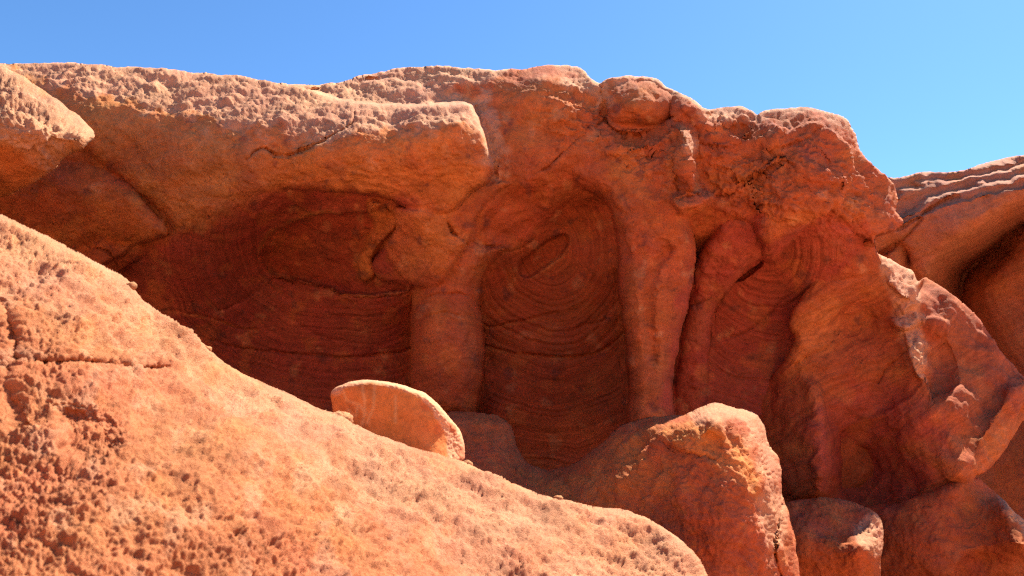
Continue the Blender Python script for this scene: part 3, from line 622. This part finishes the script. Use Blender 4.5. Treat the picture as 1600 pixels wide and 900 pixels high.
# ---------------------------------------------------------------- boulders in front of the caves
def build_saddle():
    R = Relief(640, 1300, 610, 1060, 2, 2.4, 4)
    OUT = [(650, 700), (668, 664), (690, 648), (705, 643), (735, 642), (765, 647), (790, 656), (801, 675), (808, 700), (826, 722), (852, 733), (880, 730), (905, 718), (940, 692), (965, 668), (995, 655), (1040, 650), (1076, 646), (1092, 637), (1112, 631),
           (1135, 633), (1155, 640), (1178, 644), (1192, 662), (1200, 690), (1216, 715), (1220, 745), (1222, 772), (1230, 795), (1238, 825), (1244, 860), (1250, 905), (1258, 1050), (648, 1050)]
    R.domain(OUT)
    R.base([(700, 650, 4.7), (760, 650, 4.75), (850, 735, 4.62), (960, 675, 4.55), (1050, 652, 4.5), (1110, 633, 4.48), (1160, 642, 4.50), (1200, 690, 4.56), (720, 700, 4.5), (800, 720, 4.5), (760, 760, 4.25), (860, 760, 4.35), (950, 730, 4.2), (1040, 700, 4.16), (1110, 656, 4.13), (1110, 690, 4.10), (1060, 672, 4.19), (1030, 672, 4.3),
            (1145, 706, 4.07), (1140, 668, 4.14), (1000, 780, 4.02), (1100, 760, 3.96), (1165, 760, 3.94), (1192, 760, 4.12), (1216, 775, 4.46), (1080, 860, 3.95), (1170, 850, 3.94), (1200, 850, 4.06), (1232, 850, 4.42), (1240, 900, 4.42), (1172, 690, 4.24), (900, 900, 3.95), (1100, 1040, 3.95), (1240, 1040, 4.2), (660, 900, 4.2)])
    R.D = R.D - .64 * sstep(840, 1120, R.U)
    for c, wd, am in ([((1035, 692), (1060, 704), (1095, 712), (1120, 722)), 2.4, .04], [((960, 700), (985, 680), (1010, 668)), 3, .03], [((800, 660), (806, 690), (825, 720)), 2, .02], [((1222, 790), (1216, 830), (1212, 870), (1218, 900)), 4, .08]):
        R.crack(c, wd * .6, am * .6, am * .5)
    R.tint[:] = RUST
    R.paint([(1030, 680), (1060, 660), (1110, 665), (1160, 710), (1180, 770), (1140, 745), (1090, 712)], ORANGE, 6, .95, 6)
    R.paint([(830, 740), (900, 735), (1000, 690), (1060, 740), (1000, 800), (860, 800)], ORANGE, 25, .8, 30)
    R.paint([(1020, 790), (1180, 790), (1190, 1000), (1000, 1000)], PURPLE, 40, .7, 35)
    R.paint([(680, 640), (800, 650), (820, 720), (760, 780), (660, 720)], RUST * 1.15, 20, .6, 20)
    R.mottle(RED, 40, .1, .5, .5, 8); R.mottle(ORANGE, 28, .25, .6, .4, 9); R.mottle(PURPLE * .8, 18, .4, .8, .4, 10)
    lit_skin = R.paint([(1080, 640), (1115, 625), (1180, 635), (1215, 690), (1228, 780), (1222, 850), (1208, 870), (1195, 840), (1184, 800), (1194, 750), (1178, 712), (1150, 670), (1110, 660), (1080, 656)], PALE, 6, .7, 12)  # pale rim: weathered rock with the sunlight painted in
    R.paint([(1130, 655), (1160, 660), (1168, 682), (1142, 676)], RED * .8, 4, .9, 4)
    R.outline(OUT, 20, .17); R.snap(); P = R.points()
    h = .020 * fbm(P * 5, 3, 51) + .008 * fbm(P * 16, 4, 52) + .006 * fbm(P * 48, 4, 53, .62) + .008 * terraces(2.5 * fbm(P * 6, 4, 55), .15) + lit_skin * (.012 * knobs(P, 30, 4, 6, .6) + .016 * fbm(P * 11, 4, 54))
    R.displace(h)
    R.build("saddle_boulder", "large saddle shaped red boulder with a sunlit crumbly right rim", "boulder", M_CLIFF, (0.6, 4.6, 0), .8, sink=.75, rings=((.25, .0), (.6, .02), (1., .1)))
build_saddle()

def build_lower_right():
    R = Relief(1180, 1420, 760, 1050, 2, 1.8, 5)
    OUT = [(1200, 800), (1232, 784), (1262, 779), (1298, 777), (1330, 783), (1362, 798), (1376, 812), (1380, 840), (1376, 900), (1374, 1040), (1190, 1040), (1190, 850)]
    R.domain(OUT)
    R.base([(1210, 800, 5.1), (1250, 790, 5.1), (1300, 779, 5.12), (1366, 806, 4.92), (1260, 830, 4.82), (1340, 830, 4.84), (1345, 850, 4.6), (1376, 850, 4.80), (1300, 900, 4.75), (1300, 1030, 4.75), (1372, 1000, 4.9), (1200, 1000, 4.9)])
    R.tint[:] = RUST; R.mottle(PURPLE, 40, 0, .6, .6, 3); R.mottle(ORANGE, 50, .1, .6, .5, 4)
    lit_skin = R.paint([(1334, 836), (1350, 806), (1375, 800), (1386, 830), (1376, 868), (1356, 860)], PALE, 4, .9, 4)  # sunlit corner painted pale
    R.outline(OUT, 18, .15); R.snap(); P = R.points()
    R.displace(.02 * fbm(P * 4, 3, 61) + .006 * fbm(P * 14, 4, 62) + .005 * fbm(P * 45, 4, 63, .62) + .007 * terraces(2.5 * fbm(P * 5, 4, 65), .15) + lit_skin * .016 * knobs(P, 20, 4, 2))
    R.build("rounded_boulder", "low rounded red boulder with one rough sunlit corner beside the saddle boulder", "boulder", M_CLIFF, (2.3, 5.2, 0), .6, rings=((.3, .06), (.7, .2), (1., .4)))
    R = Relief(1340, 1720, 730, 1050, 2, 1.8, 6)
    OUT = [(1345, 800), (1400, 786), (1440, 774), (1478, 756), (1506, 743), (1524, 745), (1545, 760), (1572, 786), (1600, 812), (1710, 890), (1710, 1040), (1350, 1040), (1352, 900)]
    R.domain(OUT)
    R.base([(1360, 800, 5.35), (1440, 776, 5.1), (1510, 745, 5.0), (1560, 775, 5.05), (1575, 792, 4.70), (1602, 816, 4.72), (1600, 850, 4.45), (1440, 830, 4.95), (1510, 800, 4.95), (1510, 768, 4.97), (1480, 860, 4.8), (1550, 830, 4.80), (1600, 890, 4.7), (1400, 900, 5.0), (1500, 1030, 4.8), (1700, 1000, 4.9), (1700, 895, 5.7), (1360, 1000, 5.1)])
    R.D = R.D + .45
    R.dent([(1490, 880), (1540, 850), (1600, 850), (1700, 900), (1700, 1040), (1480, 1040)], .16, 30)
    R.tint[:] = RUST; R.mottle(PURPLE, 60, 0, .6, .6, 13); R.mottle(ORANGE, 60, .1, .6, .5, 14)
    lit_skin = R.paint([(1560, 780), (1580, 785), (1720, 890), (1720, 910), (1600, 830)], PALE, 4, .9, 4)  # strip of sunlight painted down the right side
    R.outline(OUT, 20, .15); R.snap(); P = R.points()
    R.displace(.03 * fbm(P * 3.4, 3, 61) + .006 * fbm(P * 14, 4, 62) + .005 * fbm(P * 45, 4, 63, .62) + .008 * terraces(2.5 * fbm(P * 4, 4, 65), .15) + lit_skin * .016 * knobs(P, 20, 4, 2))
    R.build("sloping_boulder", "broad peaked red boulder below the ridged buttress, mostly in shade", "boulder", M_CLIFF, (3.3, 5.4, 0), .9, rings=((.3, .06), (.7, .2), (1., .4)))
build_lower_right()

# ---------------------------------------------------------------- upper left boulder
def build_nose():
    R = Relief(-420, 170, 60, 440, 2, 2.6, 7)
    OUT = [(-410, 60), (-200, 78), (-60, 92), (0, 101), (30, 116), (62, 137), (95, 160), (122, 180), (142, 198), (148, 208), (146, 218), (134, 228), (118, 238), (90, 258), (60, 280), (30, 298), (0, 309), (-60, 330), (-200, 380), (-410, 430)]
    R.domain(OUT)
    R.base([(-400, 100, 3.3), (-60, 95, 3.3), (0, 105, 3.26), (60, 140, 3.2), (120, 182, 3.14), (146, 208, 3.1), (-60, 170, 2.92), (20, 180, 2.9), (80, 200, 2.92), (130, 214, 3.0), (60, 250, 2.98), (100, 245, 3.02), (0, 270, 3.02), (0, 305, 3.2), (-100, 290, 3.05), (-400, 300, 3.0), (-400, 420, 3.3)])
    R.tint[:] = ORANGE
    lit_skin = R.paint([(-430, 40), (-60, 80), (0, 95), (60, 130), (160, 200), (150, 225), (110, 240), (75, 268), (55, 255), (40, 235), (20, 240), (-20, 225), (-430, 220)], PALE, 12, .95, 14)  # pale as far as the sun reaches, light painted into the skin
    R.outline(OUT, 16, .10); R.snap(); P = R.points()
    R.displace(.03 * fbm(P * 3.5, 3, 81) + .007 * fbm(P * 14, 4, 82) + .003 * fbm(P * 60, 3, 83) + .006 * terraces(2.5 * fbm(P * 7, 4, 85), .15) + lit_skin * (.013 * knobs(P, 28, 4, 5, .6) + .018 * fbm(P * 11, 3, 84)))
    R.build("jutting_boulder", "rough sunlit boulder jutting in at the upper left in front of the ledge", "boulder", M_SLOPE, (-2.2, 3.2, 1.6), 1.9, sink=-.78, rings=((.2, .02), (.6, .10), (1., .2)))
build_nose()

# ---------------------------------------------------------------- foreground slope
SLOPE_PTS = [(0, 332, 2.4), (200, 440, 2.6), (350, 565, 2.75), (500, 637, 2.9), (740, 727, 3.0), (960, 795, 3.0), (1100, 890, 2.75), (0, 900, 1.35), (300, 900, 1.55), (600, 900, 1.95), (900, 900, 2.42),
             (0, 600, 1.82), (250, 600, 2.2), (400, 700, 2.18), (600, 800, 2.3), (120, 480, 2.2), (-300, 200, 2.2), (-540, 110, 2.2), (-540, 600, 1.3), (-540, 1150, .95), (-300, 1150, 1.0), (500, 1150, 1.35), (1130, 1150, 2.45), (800, 820, 2.58), (600, 730, 2.62), (-300, 600, 1.45)]
def build_slope():
    R = Relief(-560, 1140, 84, 1150, 2, 1.8, 8)
    OUT = [(-552, 100), (-420, 124), (-290, 176), (-150, 252), (0, 332), (40, 352), (80, 372), (120, 392), (160, 414), (195, 436), (215, 460), (240, 482), (280, 510), (320, 540), (345, 562), (380, 585), (420, 601), (450, 615), (490, 634),
           (525, 646), (560, 663), (600, 682), (650, 700), (700, 714), (740, 728), (800, 755), (860, 776), (900, 786), (940, 792), (970, 795), (1000, 805), (1040, 825), (1070, 850), (1090, 872), (1105, 900), (1118, 945), (1128, 1000), (1132, 1145), (400, 1145), (-548, 1145), (-550, 600)]
    R.domain(OUT)
    R.base(SLOPE_PTS)
    R.crack([(15, 560), (60, 566), (110, 562), (160, 568), (210, 572), (260, 575)], 3.2, .022, .012)
    R.crack([(0, 470), (25, 540), (12, 600), (30, 660)], 9, .022)
    R.dent([(75, 640), (110, 622), (180, 650), (192, 700), (150, 738), (90, 722)], .05, 34)
    R.bed = R.V / 40
    R.tint[:] = np.array([.54, .235, .112])
    R.paint([(-300, 420), (100, 480), (420, 680), (700, 860), (900, 1000), (900, 1150), (-300, 1150)], np.array([.50, .165, .060]), 70, .85, 60)
    R.mottle(ORANGE * 1.1, 110, .0, .7, .3, 3); R.mottle(PALE * 1.05, 60, .1, .6, .5, 4)
    R.outline(OUT, 14, .10); R.snap(); P = R.points()
    pits = sstep(-.25, .40, fbm(P * 3.2, 3, 91))
    f = .035 * fbm(P * 2.4, 2, 90) + .024 * fbm(P * 5, 3, 92) + .008 * terraces(2.4 * fbm(P * np.array([6, 6, 9]), 4, 98), .2)
    g = .0085 * knobs(P, 62, 4, 1, .62) + .0040 * knobs(P, 24, 2, 40) + .008 * fbm(P * 13, 4, 93, .6) - .007 * sstep(.30, .6, fbm(P * 30, 3, 95)) * sstep(-.2, .3, fbm(P * 6, 2, 97))
    R.displace(f + g * (.72 + .38 * pits), .35)
    o = R.build("rock_slope", "big grainy sunlit orange rock slope filling the lower left foreground", "rock slope", M_SLOPE, (-.6, 1.9, 0), drop_to=-.3)
    return R
build_slope()

# ---------------------------------------------------------------- boulder perched on the slope
def build_perched():
    R = Relief(500, 744, 580, 760, 1, 1.2, 9)
    OUT = [(517, 616), (522, 607), (532, 602), (546, 597), (566, 594), (600, 596), (625, 601), (650, 608), (665, 614), (680, 626), (693, 641), (706, 656), (718, 672), (724, 688), (726, 706), (722, 722), (700, 735), (640, 722), (580, 695), (540, 672), (522, 648), (519, 630)]
    R.domain(OUT)
    R.base([(520, 620, 3.24), (566, 598, 3.22), (650, 611, 3.22), (706, 658, 3.28), (724, 700, 3.34), (560, 640, 3.2), (620, 650, 3.19), (680, 680, 3.2), (698, 720, 3.2), (545, 610, 3.21), (640, 625, 3.2), (600, 690, 3.18), (672, 640, 3.21), (690, 650, 3.22), (715, 690, 3.3), (725, 720, 3.33)])
    R.tint[:] = ORANGE
    R.mottle(ORANGE * .8, 30, .1, .6, .6, 3)
    vein = np.minimum.reduce([line_dist(c, R.Wu, R.Wv, 30) for c in ([(538, 612), (542, 625), (560, 632), (572, 645)], [(566, 600), (570, 640), (566, 664)], [(585, 598), (584, 630), (574, 660)], [(545, 640), (556, 650), (560, 632)], [(618, 620), (618, 660)])])
    a = (.55 * np.exp(-(vein / 2.6) ** 2))[..., None]; R.tint = R.tint * (1 - a) + np.array([.62, .34, .15]) * a
    R.paint([(655, 628), (670, 626), (676, 640), (660, 642)], RED, 4, .6, 4); R.paint([(678, 662), (690, 664), (690, 680), (680, 678)], RED, 4, .4, 4)
    lit_skin = R.paint([(505, 600), (566, 585), (650, 600), (700, 640), (735, 690), (730, 735), (703, 735), (698, 690), (688, 664), (668, 634), (650, 616), (600, 602), (560, 600), (536, 607), (526, 616)], PALE * 1.08, 3, .95, 3)  # sunlit top and right edge painted paler than the face
    R.paint([(702, 660), (712, 668), (712, 682), (704, 676)], RED, 2, .8, 2); R.paint([(716, 700), (724, 700), (724, 722), (716, 722)], RED, 2, .6, 3)
    R.outline(OUT, 8, .06); R.snap(); P = R.points()
    R.displace(.004 * fbm(P * 9, 3, 3) + .0015 * fbm(P * 40, 4, 4) + lit_skin * .006 * grain(P, 70, 5))
    R.build("perched_boulder", "smooth orange slab boulder with a pale rim perched on the rock slope", "boulder", M_SLAB, (-.5, 3.25, 1.35), .30, rings=((.3, .03), (.75, .12), (1., .35)))
build_perched()

def build_pebbles():
    def pebble(u, v, d, rx, rz, seed, label):
        n, mring = 20, 13
        th = np.linspace(0, 2 * math.pi, n, endpoint=False); ph = np.linspace(0, math.pi, mring)
        T, Pp = np.meshgrid(th, ph)
        p = np.stack([np.sin(Pp) * np.cos(T), np.sin(Pp) * np.sin(T), np.cos(Pp)], -1)
        p = p * (1 + .28 * fbm(p * 1.3 + seed, 3, seed))[..., None] * [rx, rx * .8, rz]
        i = np.arange(n * mring).reshape(mring, n); j = np.roll(i, -1, 1)
        q = np.stack([i[:-1], i[1:], j[1:], j[:-1]], -1).reshape(-1, 4)
        o = mesh_object("pebble", p.reshape(-1, 3), q, None, np.broadcast_to(PALE * [1, .95, .8], (n * mring, 3)), np.zeros(n * mring), M_SLOPE)
        o.location = point(u, v, d); o["label"] = label; o["category"] = "pebble"; o["group"] = "pebbles on the rock slope"
    pebble(532, 655, 3.02, .052, .034, 1, "pale pebble wedged under the upper end of the perched boulder")
    pebble(730, 727, 3.08, .022, .020, 2, "small pale pebble at the lower end of the perched boulder")
    pebble(205, 447, 2.6, .018, .014, 3, "little pebble on the slope crest nearest the jutting boulder")
    pebble(322, 546, 2.72, .022, .013, 4, "flat pebble on the slope crest below the left cave")
    pebble(872, 779, 3.0, .020, .012, 5, "tiny pebble on the slope crest in front of the saddle boulder")
build_pebbles()
